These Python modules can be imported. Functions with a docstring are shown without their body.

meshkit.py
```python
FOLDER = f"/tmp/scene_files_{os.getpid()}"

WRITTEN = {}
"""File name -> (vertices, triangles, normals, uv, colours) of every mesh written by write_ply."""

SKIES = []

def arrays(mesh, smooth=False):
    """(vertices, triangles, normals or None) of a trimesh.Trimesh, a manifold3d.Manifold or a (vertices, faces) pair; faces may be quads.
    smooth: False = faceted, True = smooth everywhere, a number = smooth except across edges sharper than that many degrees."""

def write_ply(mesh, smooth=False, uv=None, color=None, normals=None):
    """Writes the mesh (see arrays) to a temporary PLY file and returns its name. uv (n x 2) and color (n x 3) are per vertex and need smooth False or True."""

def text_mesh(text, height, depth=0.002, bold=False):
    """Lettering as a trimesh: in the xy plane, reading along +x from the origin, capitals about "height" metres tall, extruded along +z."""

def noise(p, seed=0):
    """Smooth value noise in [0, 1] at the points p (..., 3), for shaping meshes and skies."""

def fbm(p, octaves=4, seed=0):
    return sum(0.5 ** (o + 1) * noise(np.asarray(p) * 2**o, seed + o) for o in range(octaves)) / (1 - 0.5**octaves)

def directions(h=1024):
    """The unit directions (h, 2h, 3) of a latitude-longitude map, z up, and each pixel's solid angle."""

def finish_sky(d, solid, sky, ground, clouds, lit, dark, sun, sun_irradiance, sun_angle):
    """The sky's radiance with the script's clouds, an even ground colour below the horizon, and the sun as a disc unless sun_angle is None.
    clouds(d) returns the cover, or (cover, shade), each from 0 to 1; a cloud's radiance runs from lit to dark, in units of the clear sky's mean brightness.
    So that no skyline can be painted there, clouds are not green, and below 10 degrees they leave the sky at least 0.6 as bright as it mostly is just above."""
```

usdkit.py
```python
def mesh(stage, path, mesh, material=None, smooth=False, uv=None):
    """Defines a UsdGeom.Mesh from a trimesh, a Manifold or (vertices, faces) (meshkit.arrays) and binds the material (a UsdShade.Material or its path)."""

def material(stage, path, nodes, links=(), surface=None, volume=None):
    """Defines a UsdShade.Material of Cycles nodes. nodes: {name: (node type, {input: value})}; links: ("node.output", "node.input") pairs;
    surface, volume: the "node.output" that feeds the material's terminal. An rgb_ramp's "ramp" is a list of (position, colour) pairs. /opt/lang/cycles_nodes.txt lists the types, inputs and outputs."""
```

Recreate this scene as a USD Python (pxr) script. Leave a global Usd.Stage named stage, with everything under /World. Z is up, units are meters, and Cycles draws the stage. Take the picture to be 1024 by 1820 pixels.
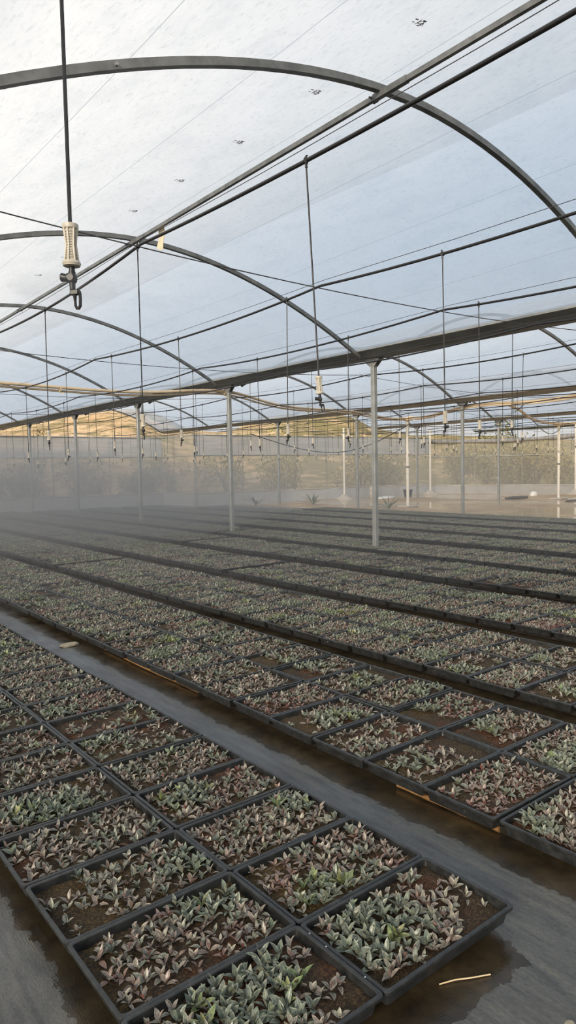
import math, random
import numpy as np, trimesh, usdkit, meshkit
from pxr import Usd, UsdGeom, UsdLux, UsdShade, Gf, Sdf, Vt
from shapely.geometry import Polygon, box as sbox

stage = Usd.Stage.CreateInMemory()
UsdGeom.SetStageUpAxis(stage, UsdGeom.Tokens.z)
UsdGeom.SetStageMetersPerUnit(stage, 1.0)
UsdGeom.Xform.Define(stage, '/World')
UsdGeom.Scope.Define(stage, '/World/Looks')
RNG = random.Random(7)
NR = np.random.default_rng(11)

# ------------------------------------------------------------------ camera
EYE = 1.49
cam = UsdGeom.Camera.Define(stage, '/World/camera')
cam.CreateHorizontalApertureAttr(36.0)
cam.CreateVerticalApertureAttr(36.0 * 1820 / 1024)
cam.CreateFocalLengthAttr(36.0 * 1232.313 / 1024)
cam.CreateClippingRangeAttr(Gf.Vec2f(0.05, 3000))
Fv = (0.62008495, 0.78199917, -0.06302341)
Rv = (0.78265393, -0.62215829, -0.01928408)
Uv = (0.05429067, 0.03736775, 0.99782572)
cam.AddTransformOp().Set(Gf.Matrix4d(*Rv, 0, *Uv, 0, -Fv[0], -Fv[1], -Fv[2], 0, 0, 0, EYE, 1))
cam.CreateExposureAttr(0.24)

# ------------------------------------------------------------------ sky and sun
SUN_EL, SUN_AZ = math.radians(19), math.radians(203)        # where the sun stands: low, from the left and a little behind
SUND = np.array([math.cos(SUN_EL) * math.cos(SUN_AZ), math.cos(SUN_EL) * math.sin(SUN_AZ), math.sin(SUN_EL)])
sky = usdkit.material(stage, '/World/Looks/sky', {
    'co': ('texture_coordinate', {}),
    'sep': ('separate_xyz', {}),
    'ramp': ('rgb_ramp', {'ramp': [(0.0, (.30, .26, .21)), (.49, (.42, .38, .33)), (.5, (.95, .93, .90)), (.56, (.84, .87, .90)), (.70, (.52, .65, .80)), (1.0, (.34, .50, .72))]}),
    'mr': ('map_range', {'from_min': -1.0, 'from_max': 1.0, 'to_min': 0.0, 'to_max': 1.0}),
    'n': ('noise_texture', {'scale': 2.2, 'detail': 5.0, 'roughness': .55}),
    'nr': ('rgb_ramp', {'ramp': [(.42, (0, 0, 0)), (.75, (.34, .34, .34))]}),
    'mx': ('mix', {'color2': (.88, .88, .88)}),
    'bg': ('background_shader', {'strength': .64}),
}, [('co.generated', 'sep.vector'), ('sep.z', 'mr.value'), ('mr.result', 'ramp.fac'), ('co.generated', 'n.vector'), ('n.fac', 'nr.fac'),
    ('nr.color', 'mx.fac'), ('ramp.color', 'mx.color1'), ('mx.color', 'bg.color')], surface='bg.background')
dome = UsdLux.DomeLight.Define(stage, '/World/sky_light')
dome.CreateIntensityAttr(1.0)
UsdShade.MaterialBindingAPI.Apply(dome.GetPrim()).Bind(sky)
sun = UsdLux.DistantLight.Define(stage, '/World/sun')
sun.CreateAngleAttr(22.0)
sun.CreateIntensityAttr(15.5)
sun.CreateColorAttr(Gf.Vec3f(1.0, .86, .68))
_z = Gf.Vec3d(*map(float, SUND)); _x = Gf.Cross(Gf.Vec3d(0, 0, 1), _z).GetNormalized(); _y = Gf.Cross(_z, _x)
sun.AddTransformOp().Set(Gf.Matrix4d(*_x, 0, *_y, 0, *_z, 0, 0, 0, 30, 1))

# ------------------------------------------------------------------ helpers
used = {}
def numbered(base):
    k = used.get(base, 0); used[base] = k + 1
    return base if k == 0 else f'{base}_{k:03d}'
kids = {}
def numkid(parent, base):
    key = (str(parent), base); k = kids.get(key, 0); kids[key] = k + 1
    return base if k == 0 else f'{base}_{k:03d}'
def tag(p, label=None, cat=None, group=None, kind=None):
    p = p.GetPrim() if hasattr(p, 'GetPrim') else p
    for k, v in (('label', label), ('category', cat), ('group', group), ('kind', kind)):
        if v: p.SetCustomDataByKey(k, v)
    return p
def thing(name, label=None, cat=None, loc=(0, 0, 0), rz=0.0, group=None, kind=None, root='/World/'):
    x = UsdGeom.Xform.Define(stage, root + numbered(name))
    if any(loc): x.AddTranslateOp().Set(Gf.Vec3d(*map(float, loc)))
    if rz: x.AddRotateZOp().Set(float(rz))
    return tag(x, label, cat, group, kind)
def obj(name, mesh, mat, parent=None, smooth=False, uv=None):
    if isinstance(mesh, MB): mesh = mesh.mesh()
    if parent is None: path = '/World/' + numbered(name)
    else:
        pp = parent.GetPath() if hasattr(parent, 'GetPath') else parent
        path = f'{pp}/{numkid(pp, name)}'
    return usdkit.mesh(stage, path, mesh, mat, smooth=smooth, uv=uv).GetPrim()
def ref(name, proto, loc, rz=0.0, scale=None, label=None, cat=None, group=None, tilt=None):
    x = UsdGeom.Xform.Define(stage, '/World/' + numbered(name))
    x.AddTranslateOp().Set(Gf.Vec3d(*map(float, loc)))
    if rz: x.AddRotateZOp().Set(float(rz))
    if tilt: x.AddRotateXOp().Set(float(tilt))
    if scale is not None: x.AddScaleOp().Set(Gf.Vec3f(*( [float(scale)] * 3 if np.ndim(scale) == 0 else map(float, scale))))
    p = x.GetPrim(); p.GetReferences().AddInternalReference(proto); p.SetInstanceable(True)
    return tag(p, label, cat, group)
def pattern(name):
    p = stage.CreateClassPrim('/World/' + name + '_pattern'); p.SetTypeName('Xform'); return p
def instancer(name, protos, pos, yaw, scale, idx, parent=None, tiltx=None):
    path = '/World/' + numbered(name) if parent is None else f'{parent.GetPath()}/{numkid(parent.GetPath(), name)}'
    pi = UsdGeom.PointInstancer.Define(stage, path)
    paths = []
    for k, pr_ in enumerate(protos):
        pp = f'{path}/kind_{k + 1}'
        usdkit.mesh(stage, pp, pr_[0], pr_[1], smooth=pr_[2], uv=pr_[3] if len(pr_) > 3 else None); paths.append(pp)
    pi.CreatePrototypesRel().SetTargets(paths)
    pos = np.asarray(pos, np.float32)
    pi.CreatePositionsAttr(Vt.Vec3fArray.FromNumpy(pos))
    pi.CreateProtoIndicesAttr(Vt.IntArray.FromNumpy(np.asarray(idx, np.int32)))
    s = np.asarray(scale, np.float32)
    if s.ndim == 1: s = np.repeat(s[:, None], 3, 1)
    pi.CreateScalesAttr(Vt.Vec3fArray.FromNumpy(s))
    a = np.asarray(yaw) / 2; t = (np.zeros_like(a) if tiltx is None else np.asarray(tiltx)) / 2
    qz = np.stack([np.cos(a) * np.cos(t), np.cos(a) * np.sin(t), np.sin(a) * np.sin(t), np.sin(a) * np.cos(t)], 1)
    pi.CreateOrientationsAttr(Vt.QuathArray([Gf.Quath(float(q[0]), float(q[1]), float(q[2]), float(q[3])) for q in qz]))
    return pi.GetPrim()

def frame_of(d):
    d = np.asarray(d, float) / np.linalg.norm(d)
    a = np.array([0, 0, 1.0]) if abs(d[2]) < .9 else np.array([1.0, 0, 0])
    x = np.cross(a, d); x /= np.linalg.norm(x)
    return x, np.cross(d, x), d
class MB:
    """collects triangles for one mesh"""
    def __init__(s): s.v, s.f, s.n = [], [], 0
    def add(s, v, f):
        v = np.asarray(v, float); f = np.asarray(f, int)
        if f.shape[1] == 4: f = np.vstack([f[:, [0, 1, 2]], f[:, [0, 2, 3]]])
        s.v.append(v); s.f.append(f + s.n); s.n += len(v); return s
    def tm(s, m): return s.add(m.vertices, m.faces)
    def box(s, c, size, rz=0.0, bev=0.0):
        if bev:
            hx, hy, hz = np.array(size) / 2; b = min(bev, hx * .9, hy * .9, hz * .9)
            pts = [(sx * (hx - (b if k != 0 else 0)), sy * (hy - (b if k != 1 else 0)), sz * (hz - (b if k != 2 else 0))) for sx in (-1, 1) for sy in (-1, 1) for sz in (-1, 1) for k in range(3)]
            m = trimesh.convex.convex_hull(np.array(pts))
        else: m = trimesh.creation.box(size)
        v = np.array(m.vertices)
        if rz: c_, s_ = math.cos(rz), math.sin(rz); v = v @ np.array([[c_, s_, 0], [-s_, c_, 0], [0, 0, 1]])
        return s.add(v + np.array(c), m.faces)
    def bar(s, a, b, w, h, up=(0, 0, 1)):
        a, b = np.array(a, float), np.array(b, float); d = b - a; d /= np.linalg.norm(d)
        u = np.array(up, float) - np.dot(up, d) * d; u /= np.linalg.norm(u); x = np.cross(u, d)
        v = [p + sx * x * w / 2 + sy * u * h / 2 for p in (a, b) for sx, sy in ((-1, -1), (1, -1), (1, 1), (-1, 1))]
        return s.add(v, [[0, 1, 5, 4], [1, 2, 6, 5], [2, 3, 7, 6], [3, 0, 4, 7], [3, 2, 1, 0], [4, 5, 6, 7]])
    def tube(s, pts, r, n=8, cap=True):
        pts = np.asarray(pts, float); m = len(pts)
        r = np.broadcast_to(np.asarray(r, float), (m,))
        t = np.gradient(pts, axis=0); t /= np.linalg.norm(t, axis=1)[:, None]
        x, y, _ = frame_of(t[0]); V = []
        for i in range(m):
            x = x - np.dot(x, t[i]) * t[i]; x /= np.linalg.norm(x); y = np.cross(t[i], x)
            a = np.arange(n) / n * 2 * math.pi
            V.append(pts[i] + r[i] * (np.cos(a)[:, None] * x + np.sin(a)[:, None] * y))
        F = [[i * n + k, i * n + (k + 1) % n, (i + 1) * n + (k + 1) % n, (i + 1) * n + k] for i in range(m - 1) for k in range(n)]
        s.add(np.vstack(V), F)
        if cap:
            for i, sgn in ((0, -1), (m - 1, 1)):
                s.add(np.vstack([V[i], pts[i]]), [[k, (k + 1) % n, n] if sgn > 0 else [(k + 1) % n, k, n] for k in range(n)])
        return s
    def lathe(s, prof, c=(0, 0, 0), n=16):
        prof = np.asarray(prof, float); m = len(prof); a = np.arange(n) / n * 2 * math.pi
        V = np.stack([np.outer(prof[:, 0], np.cos(a)), np.outer(prof[:, 0], np.sin(a)), np.repeat(prof[:, 1:2], n, 1)], 2).reshape(-1, 3) + np.array(c)
        F = [[i * n + k, i * n + (k + 1) % n, (i + 1) * n + (k + 1) % n, (i + 1) * n + k] for i in range(m - 1) for k in range(n)]
        return s.add(V, F)
    def grid(s, P, flip=False):
        P = np.asarray(P, float); a, b = P.shape[:2]
        F = [[i * b + j, (i + 1) * b + j, (i + 1) * b + j + 1, i * b + j + 1] for i in range(a - 1) for j in range(b - 1)]
        F = np.array(F)
        return s.add(P.reshape(-1, 3), F[:, ::-1] if flip else F)
    def mesh(s):
        return trimesh.Trimesh(np.vstack(s.v), np.vstack(s.f), process=False)

# ------------------------------------------------------------------ materials
def mat(name, nodes, links, surface, volume=None):
    return usdkit.material(stage, '/World/Looks/' + name, nodes, links, surface=surface, volume=volume)
def worn(name, c1, c2, rough=.5, metal=0.0, scale=8.0, bump=0.0, c3=None, spec=.5, detail=5.0, lo=.35, hi=.65, coord='position', stretch=(1, 1, 1), bscale=None):
    ramp = [(lo, c1), (hi, c2)] + ([(min(.98, hi + .1), c3)] if c3 else [])
    N = {'g': ('geometry', {}), 't': ('texture_coordinate', {}), 'm': ('mapping', {'scale': stretch}), 'n': ('noise_texture', {'scale': scale, 'detail': detail, 'roughness': .6}), 'r': ('rgb_ramp', {'ramp': ramp}),
         'p': ('principled_bsdf', {'roughness': rough, 'metallic': metal, 'specular_ior_level': spec})}
    L = [('g.position' if coord == 'position' else 't.object', 'm.vector'), ('m.vector', 'n.vector'), ('n.fac', 'r.fac'), ('r.color', 'p.base_color')]
    if bump:
        N['n2'] = ('noise_texture', {'scale': bscale or scale * 3, 'detail': 4.0}); N['b'] = ('bump', {'strength': bump, 'distance': .01})
        L += [('m.vector', 'n2.vector'), ('n2.fac', 'b.height'), ('b.normal', 'p.normal')]
    return mat(name, N, L, 'p.BSDF')
M = {}
M['galv'] = worn('galvanised_steel', (.26, .27, .26), (.36, .37, .36), .5, .35, 5, .05)
M['arch'] = worn('weathered_steel', (.10, .105, .105), (.19, .195, .19), .48, .3, 6, .05)
M['gutter'] = worn('dull_gutter_steel', (.21, .215, .215), (.34, .345, .34), .52, .3, 3, .08, stretch=(2, .4, 2))
M['black'] = worn('black_polyethylene', (.011, .011, .012), (.02, .02, .021), .38, 0, 12)
M['wire'] = worn('thin_wire_grey', (.06, .06, .062), (.1, .1, .1), .5, .4, 10)
M['cream'] = worn('cream_plastic', (.50, .46, .38), (.62, .57, .48), .45, 0, 30)
M['pvc'] = worn('tan_pvc', (.58, .44, .29), (.72, .58, .40), .5, 0, 2.5)
M['white_paint'] = worn('chipped_white_paint', (.70, .66, .58), (.80, .77, .70), .55, 0, 6, .05, c3=(.45, .30, .18), lo=.4, hi=.7)
M['concrete'] = worn('rough_concrete', (.42, .37, .31), (.55, .50, .43), .85, 0, 9, .5)
M['tray'] = worn('black_tray_plastic', (.015, .016, .016), (.034, .036, .036), .36, 0, 26, .05, c3=(.07, .068, .06), lo=.4, hi=.68)
M['tape'] = worn('beige_tape', (.52, .45, .30), (.68, .60, .44), .6, 0, 25)
M['bamboo'] = worn('bamboo_cane', (.20, .10, .038), (.30, .17, .07), .45, 0, 14, .1, c3=(.1, .06, .03))
M['batten'] = worn('dark_wet_batten', (.010, .008, .006), (.022, .017, .012), .5, 0, 9, .3)
M['rag'] = worn('pale_rag', (.24, .21, .15), (.36, .32, .24), .8, 0, 40, .3)
M['roll'] = worn('dusty_rolled_film', (.16, .155, .15), (.27, .26, .25), .6, 0, 5, .2)
M['straw'] = worn('dry_straw', (.62, .47, .27), (.74, .60, .38), .7, 0, 60)
M['white_bag'] = worn('white_sack', (.72, .70, .66), (.82, .80, .77), .6, 0, 10, .3)
M['dark_plastic'] = worn('dark_bucket_plastic', (.03, .03, .032), (.05, .05, .05), .5, 0, 10)
M['debris'] = worn('dark_debris', (.05, .042, .035), (.12, .10, .08), .9, 0, 12, .5)
M['ink'] = worn('black_print_ink', (.03, .03, .03), (.06, .06, .06), .6, 0, 60)
M['bark'] = worn('grey_bark', (.10, .075, .05), (.2, .15, .10), .9, 0, 12, .5)

# roof film: milky polyethylene that lets scattered light through
M['film'] = mat('milky_roof_film', {
    'g': ('geometry', {}), 'mp': ('mapping', {'scale': (1, .45, 1)}), 'n': ('noise_texture', {'scale': 3.0, 'detail': 8.0, 'roughness': .72}),
    'mp2': ('mapping', {'scale': (1, .4, 1)}), 'n2': ('noise_texture', {'scale': 34.0, 'detail': 3.0, 'roughness': .7}),
    'r': ('rgb_ramp', {'ramp': [(.3, (.72, .74, .75)), (.5, (.86, .86, .85)), (.7, (.92, .92, .91))]}),
    'r2': ('rgb_ramp', {'ramp': [(.32, (.82, .83, .83)), (.46, (1, 1, 1))]}),
    'sx': ('separate_xyz', {}), 'ax': ('math', {'math_type': 'add', 'value2': 84.1 - .395}), 'md': ('math', {'math_type': 'modulo', 'value2': 8.41}),
    'a2': ('math', {'math_type': 'add', 'value2': 1.095}), 'm2': ('math', {'math_type': 'modulo', 'value2': 1.1}), 'c2': ('math', {'math_type': 'compare', 'value2': .55, 'value3': .004}),
    'mx': ('mix', {'mix_type': 'multiply', 'fac': 1.0}), 'sm': ('mix', {'mix_type': 'mix', 'color2': (.42, .43, .43)}),
    'tr': ('translucent_bsdf', {}), 'df': ('diffuse_bsdf', {'color': (.8, .82, .84)}), 'tp': ('transparent_bsdf', {'color': (.90, .92, .94)}),
    'm1': ('mix_closure', {'fac': .16}), 'mc': ('mix_closure', {'fac': .50}),
}, [('g.position', 'mp.vector'), ('mp.vector', 'n.vector'), ('g.position', 'mp2.vector'), ('mp2.vector', 'n2.vector'), ('n.fac', 'r.fac'), ('n2.fac', 'r2.fac'), ('r.color', 'mx.color1'), ('r2.color', 'mx.color2'),
    ('g.position', 'sx.vector'), ('sx.x', 'ax.value1'), ('ax.value', 'md.value1'), ('md.value', 'a2.value1'), ('a2.value', 'm2.value1'), ('m2.value', 'c2.value1'), ('c2.value', 'sm.fac'),
    ('mx.color', 'sm.color1'), ('sm.color', 'tr.color'), ('tr.BSDF', 'm1.closure1'), ('df.BSDF', 'm1.closure2'), ('m1.closure', 'mc.closure1'), ('tp.BSDF', 'mc.closure2')], 'mc.closure')
def sheet(name, c1, c2, clear, trans=.5, scale=3.0, stretch=(1, 1, 1)):
    return mat(name, {'g': ('geometry', {}), 'mp': ('mapping', {'scale': stretch}), 'n': ('noise_texture', {'scale': scale, 'detail': 6.0, 'roughness': .65}), 'r': ('rgb_ramp', {'ramp': [(.35, c1), (.65, c2)]}),
        'tr': ('translucent_bsdf', {}), 'df': ('diffuse_bsdf', {}), 'tp': ('transparent_bsdf', {'color': (1, 1, 1)}), 'm1': ('mix_closure', {'fac': 1 - trans}), 'mc': ('mix_closure', {'fac': clear})},
        [('g.position', 'mp.vector'), ('mp.vector', 'n.vector'), ('n.fac', 'r.fac'), ('r.color', 'tr.color'), ('r.color', 'df.color'), ('tr.BSDF', 'm1.closure1'), ('df.BSDF', 'm1.closure2'), ('m1.closure', 'mc.closure1'), ('tp.BSDF', 'mc.closure2')], 'mc.closure')
M['net'] = sheet('insect_net', (.64, .59, .49), (.74, .68, .57), .54, .62, 2.0, (1, 1, .4))
M['curtain'] = sheet('grey_white_curtain_film', (.60, .61, .62), (.74, .75, .76), .12, .55, 2.0, (.3, .3, 6))
M['skirt'] = sheet('dirty_white_skirt_film', (.82, .79, .74), (.96, .95, .92), .03, .72, 1.2)

# floor: dark woven ground cloth, wet, with algae and brown stains; tray shadow painted into the brown beside the near bed
M['floor'] = mat('wet_ground_cloth', {
    'g': ('geometry', {}), 's': ('separate_xyz', {}),
    'mp': ('mapping', {'scale': (9, 1.2, 1)}), 'n': ('noise_texture', {'scale': 3.0, 'detail': 8.0, 'roughness': .65}),
    'r': ('rgb_ramp', {'ramp': [(.30, (.040, .040, .038)), (.48, (.086, .085, .078)), (.62, (.115, .112, .098)), (.74, (.145, .13, .092))]}),
    'mf': ('mapping', {'scale': (220, 60, 1)}), 'nf': ('noise_texture', {'scale': 1.0, 'detail': 2.0}), 'rf': ('rgb_ramp', {'ramp': [(.35, (.78, .78, .78)), (.65, (1.12, 1.12, 1.12))]}),
    'mf2': ('mix', {'mix_type': 'multiply', 'fac': 1.0}),
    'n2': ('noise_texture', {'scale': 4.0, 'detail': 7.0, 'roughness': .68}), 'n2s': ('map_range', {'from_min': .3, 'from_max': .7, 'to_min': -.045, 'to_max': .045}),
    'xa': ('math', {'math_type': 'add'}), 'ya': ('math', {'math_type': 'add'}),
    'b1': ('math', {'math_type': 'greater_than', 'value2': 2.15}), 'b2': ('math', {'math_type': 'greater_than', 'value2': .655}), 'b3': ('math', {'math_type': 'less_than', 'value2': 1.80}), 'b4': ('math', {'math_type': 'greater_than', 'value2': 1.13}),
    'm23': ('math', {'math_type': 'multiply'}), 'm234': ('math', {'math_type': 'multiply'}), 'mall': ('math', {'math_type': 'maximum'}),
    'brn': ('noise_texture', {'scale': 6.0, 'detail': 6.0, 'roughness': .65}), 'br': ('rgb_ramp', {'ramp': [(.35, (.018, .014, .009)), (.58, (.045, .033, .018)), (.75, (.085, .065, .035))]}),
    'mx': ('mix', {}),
    'rn': ('noise_texture', {'scale': 2.2, 'detail': 4.0}), 'rr': ('rgb_ramp', {'ramp': [(.38, (.13, .13, .13)), (.62, (.40, .40, .40))]}), 'rs': ('separate_color', {}),
    'b': ('bump', {'strength': .25, 'distance': .003}), 'p': ('principled_bsdf', {'specular_ior_level': .5}),
}, [('g.position', 's.vector'), ('g.position', 'mp.vector'), ('mp.vector', 'n.vector'), ('n.fac', 'r.fac'), ('g.position', 'mf.vector'), ('mf.vector', 'nf.vector'), ('nf.fac', 'rf.fac'), ('r.color', 'mf2.color1'), ('rf.color', 'mf2.color2'),
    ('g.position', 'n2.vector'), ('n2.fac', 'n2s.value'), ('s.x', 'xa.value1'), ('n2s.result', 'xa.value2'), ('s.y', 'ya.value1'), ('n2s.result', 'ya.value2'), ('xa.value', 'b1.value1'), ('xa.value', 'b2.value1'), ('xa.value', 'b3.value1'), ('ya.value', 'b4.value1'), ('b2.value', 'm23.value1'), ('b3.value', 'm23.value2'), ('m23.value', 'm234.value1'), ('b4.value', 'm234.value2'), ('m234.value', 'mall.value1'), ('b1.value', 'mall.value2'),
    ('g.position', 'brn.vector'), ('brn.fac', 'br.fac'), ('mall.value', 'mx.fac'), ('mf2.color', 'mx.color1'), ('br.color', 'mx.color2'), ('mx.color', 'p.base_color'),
    ('g.position', 'rn.vector'), ('rn.fac', 'rr.fac'), ('rr.color', 'rs.color'), ('rs.r', 'p.roughness'), ('nf.fac', 'b.height'), ('b.normal', 'p.normal')], 'p.BSDF')
M['sand'] = mat('wet_sandy_ground', {
    'g': ('geometry', {}), 'n': ('noise_texture', {'scale': .55, 'detail': 8.0, 'roughness': .62}), 'r': ('rgb_ramp', {'ramp': [(.30, (.26, .165, .08)), (.48, (.43, .29, .155)), (.62, (.54, .39, .22)), (.75, (.58, .46, .30))]}),
    'rr': ('rgb_ramp', {'ramp': [(.48, (.06, .06, .06)), (.55, (.7, .7, .7))]}), 'rs': ('separate_color', {}), 'n2': ('noise_texture', {'scale': 9.0, 'detail': 5.0}), 'n3': ('noise_texture', {'scale': .32, 'detail': 3.0}),
    'b': ('bump', {'strength': .35, 'distance': .02}), 'bm': ('math', {'math_type': 'multiply'}), 'p': ('principled_bsdf', {}),
}, [('g.position', 'n.vector'), ('n.fac', 'r.fac'), ('r.color', 'p.base_color'), ('g.position', 'n3.vector'), ('n3.fac', 'rr.fac'), ('rr.color', 'rs.color'), ('rs.r', 'p.roughness'),
    ('g.position', 'n2.vector'), ('n2.fac', 'bm.value1'), ('rs.r', 'bm.value2'), ('bm.value', 'b.height'), ('b.normal', 'p.normal')], 'p.BSDF')
M['soil'] = mat('damp_potting_soil', {
    'g': ('geometry', {}), 'o': ('object_info', {}), 'n': ('noise_texture', {'scale': 130.0, 'detail': 4.0, 'roughness': .75}), 'r': ('rgb_ramp', {'ramp': [(.36, (.010, .007, .004)), (.52, (.048, .030, .015)), (.63, (.12, .077, .038)), (.70, (.20, .14, .072)), (.735, (.55, .5, .42))]}),
    'n2': ('noise_texture', {'scale': 2.4, 'detail': 3.0}), 'r2': ('rgb_ramp', {'ramp': [(.36, (1.6, .95, .6)), (.45, (.9, .85, .8)), (.54, (1.0, 1.0, .72)), (.66, (1.35, 1.3, .8))]}),
    'mx': ('mix', {'mix_type': 'multiply', 'fac': 1.0}), 'b': ('bump', {'strength': .9, 'distance': .006}), 'p': ('principled_bsdf', {'roughness': .7, 'specular_ior_level': .35}),
}, [('g.position', 'n.vector'), ('n.fac', 'r.fac'), ('g.position', 'n2.vector'), ('n2.fac', 'r2.fac'), ('r.color', 'mx.color1'), ('r2.color', 'mx.color2'), ('mx.color', 'p.base_color'), ('n.fac', 'b.height'), ('b.normal', 'p.normal')], 'p.BSDF')
def leafmat(name, stops, under, rough=.36, striped=True):
    return mat(name, {'o': ('object_info', {}), 'g': ('geometry', {}), 't': ('texture_coordinate', {}), 's': ('separate_xyz', {}), 'e': ('map_range', {'from_min': 0.0, 'from_max': 1.0}),
        'er': ('rgb_ramp', {'ramp': [(0, (1.5, 1.5, 1.45)), (.12, (1.0, 1.0, 1.0)), (.40, (.70, .70, .70)), (.5, (1.25, 1.25, 1.2)), (.6, (.70, .70, .70)), (.88, (1.0, 1.0, 1.0)), (1, (1.5, 1.5, 1.45))] if striped else [(0, (1, 1, 1)), (1, (1, 1, 1))]}),
        'r': ('rgb_ramp', {'ramp': stops}), 'n': ('noise_texture', {'scale': 140.0, 'detail': 3.0}), 'nr': ('rgb_ramp', {'ramp': [(.35, (.72, .72, .72)), (.65, (1.3, 1.3, 1.3))]}),
        'mm': ('mix', {'mix_type': 'multiply', 'fac': 1.0}), 'm2': ('mix', {'mix_type': 'multiply', 'fac': 1.0}), 'bf': ('mix', {'color2': under}), 'p': ('principled_bsdf', {'roughness': rough, 'specular_ior_level': .55})},
        [('o.random', 'r.fac'), ('g.position', 'n.vector'), ('n.fac', 'nr.fac'), ('r.color', 'mm.color1'), ('nr.color', 'mm.color2'), ('t.UV', 's.vector'), ('s.x', 'e.value'), ('e.result', 'er.fac'), ('mm.color', 'm2.color1'), ('er.color', 'm2.color2'),
         ('m2.color', 'bf.color1'), ('g.backfacing', 'bf.fac'), ('bf.color', 'p.base_color')], 'p.BSDF')
M['leaf_purple'] = leafmat('mauve_grey_leaf', [(0, (.20, .175, .15)), (.3, (.27, .245, .205)), (.55, (.20, .215, .165)), (.8, (.25, .195, .165)), (1, (.24, .24, .19))], (.19, .125, .11))
M['leaf_red'] = leafmat('russet_leaf', [(0, (.20, .13, .11)), (.4, (.23, .17, .145)), (.7, (.19, .16, .13)), (1, (.24, .145, .115))], (.21, .075, .065))
M['leaf_green'] = leafmat('silvery_green_leaf', [(0, (.155, .19, .145)), (.35, (.20, .22, .17)), (.7, (.165, .195, .15)), (.93, (.225, .235, .19)), (1, (.20, .25, .14))], (.18, .19, .14))
M['leaf_lime'] = leafmat('lime_green_leaf', [(0, (.19, .24, .095)), (.5, (.16, .21, .10)), (1, (.25, .25, .12))], (.17, .19, .08))
M['bush'] = leafmat('olive_bush_leaf', [(0, (.30, .26, .09)), (.4, (.46, .37, .13)), (.7, (.20, .19, .07)), (1, (.60, .45, .17))], (.16, .15, .06), .6, False)
M['agave'] = leafmat('grey_green_spike_leaf', [(0, (.11, .15, .10)), (1, (.15, .18, .12))], (.12, .15, .10), .5)
M['hill'] = mat('sunlit_scrub_hillside', {
    'g': ('geometry', {}), 'n': ('noise_texture', {'scale': .12, 'detail': 8.0, 'roughness': .65}), 'r': ('rgb_ramp', {'ramp': [(.30, (.38, .25, .14)), (.45, (.52, .36, .21)), (.6, (.60, .44, .28)), (.75, (.66, .52, .36))]}),
    'n2': ('noise_texture', {'scale': .55, 'detail': 8.0, 'roughness': .75}), 'r2': ('rgb_ramp', {'ramp': [(.46, (0, 0, 0)), (.57, (1, 1, 1))]}), 'mx': ('mix', {'color2': (.22, .185, .09)}), 'sp': ('separate_xyz', {}), 'k': ('math', {'math_type': 'multiply_add', 'value2': -.72}), 'kr': ('map_range', {'from_min': -6.0, 'from_max': 8.0, 'to_min': 0.0, 'to_max': .075, 'clamp': True}), 'ka': ('math', {'math_type': 'add'}), 'p': ('principled_bsdf', {'roughness': .95, 'specular_ior_level': .1})},
    [('g.position', 'n.vector'), ('n.fac', 'r.fac'), ('g.position', 'n2.vector'), ('g.position', 'sp.vector'), ('sp.y', 'k.value1'), ('sp.x', 'k.value3'), ('k.value', 'kr.value'), ('n2.fac', 'ka.value1'), ('kr.result', 'ka.value2'), ('ka.value', 'r2.fac'), ('r2.color', 'mx.fac'), ('r.color', 'mx.color1'), ('mx.color', 'p.base_color')], 'p.BSDF')
def mist(name, dens):
    return mat(name, {'v': ('principled_volume', {'color': (.985, .985, .98), 'density': dens, 'anisotropy': .2})}, [], None, volume='v.volume')
M['mist'] = mist('water_mist', .074)
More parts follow.
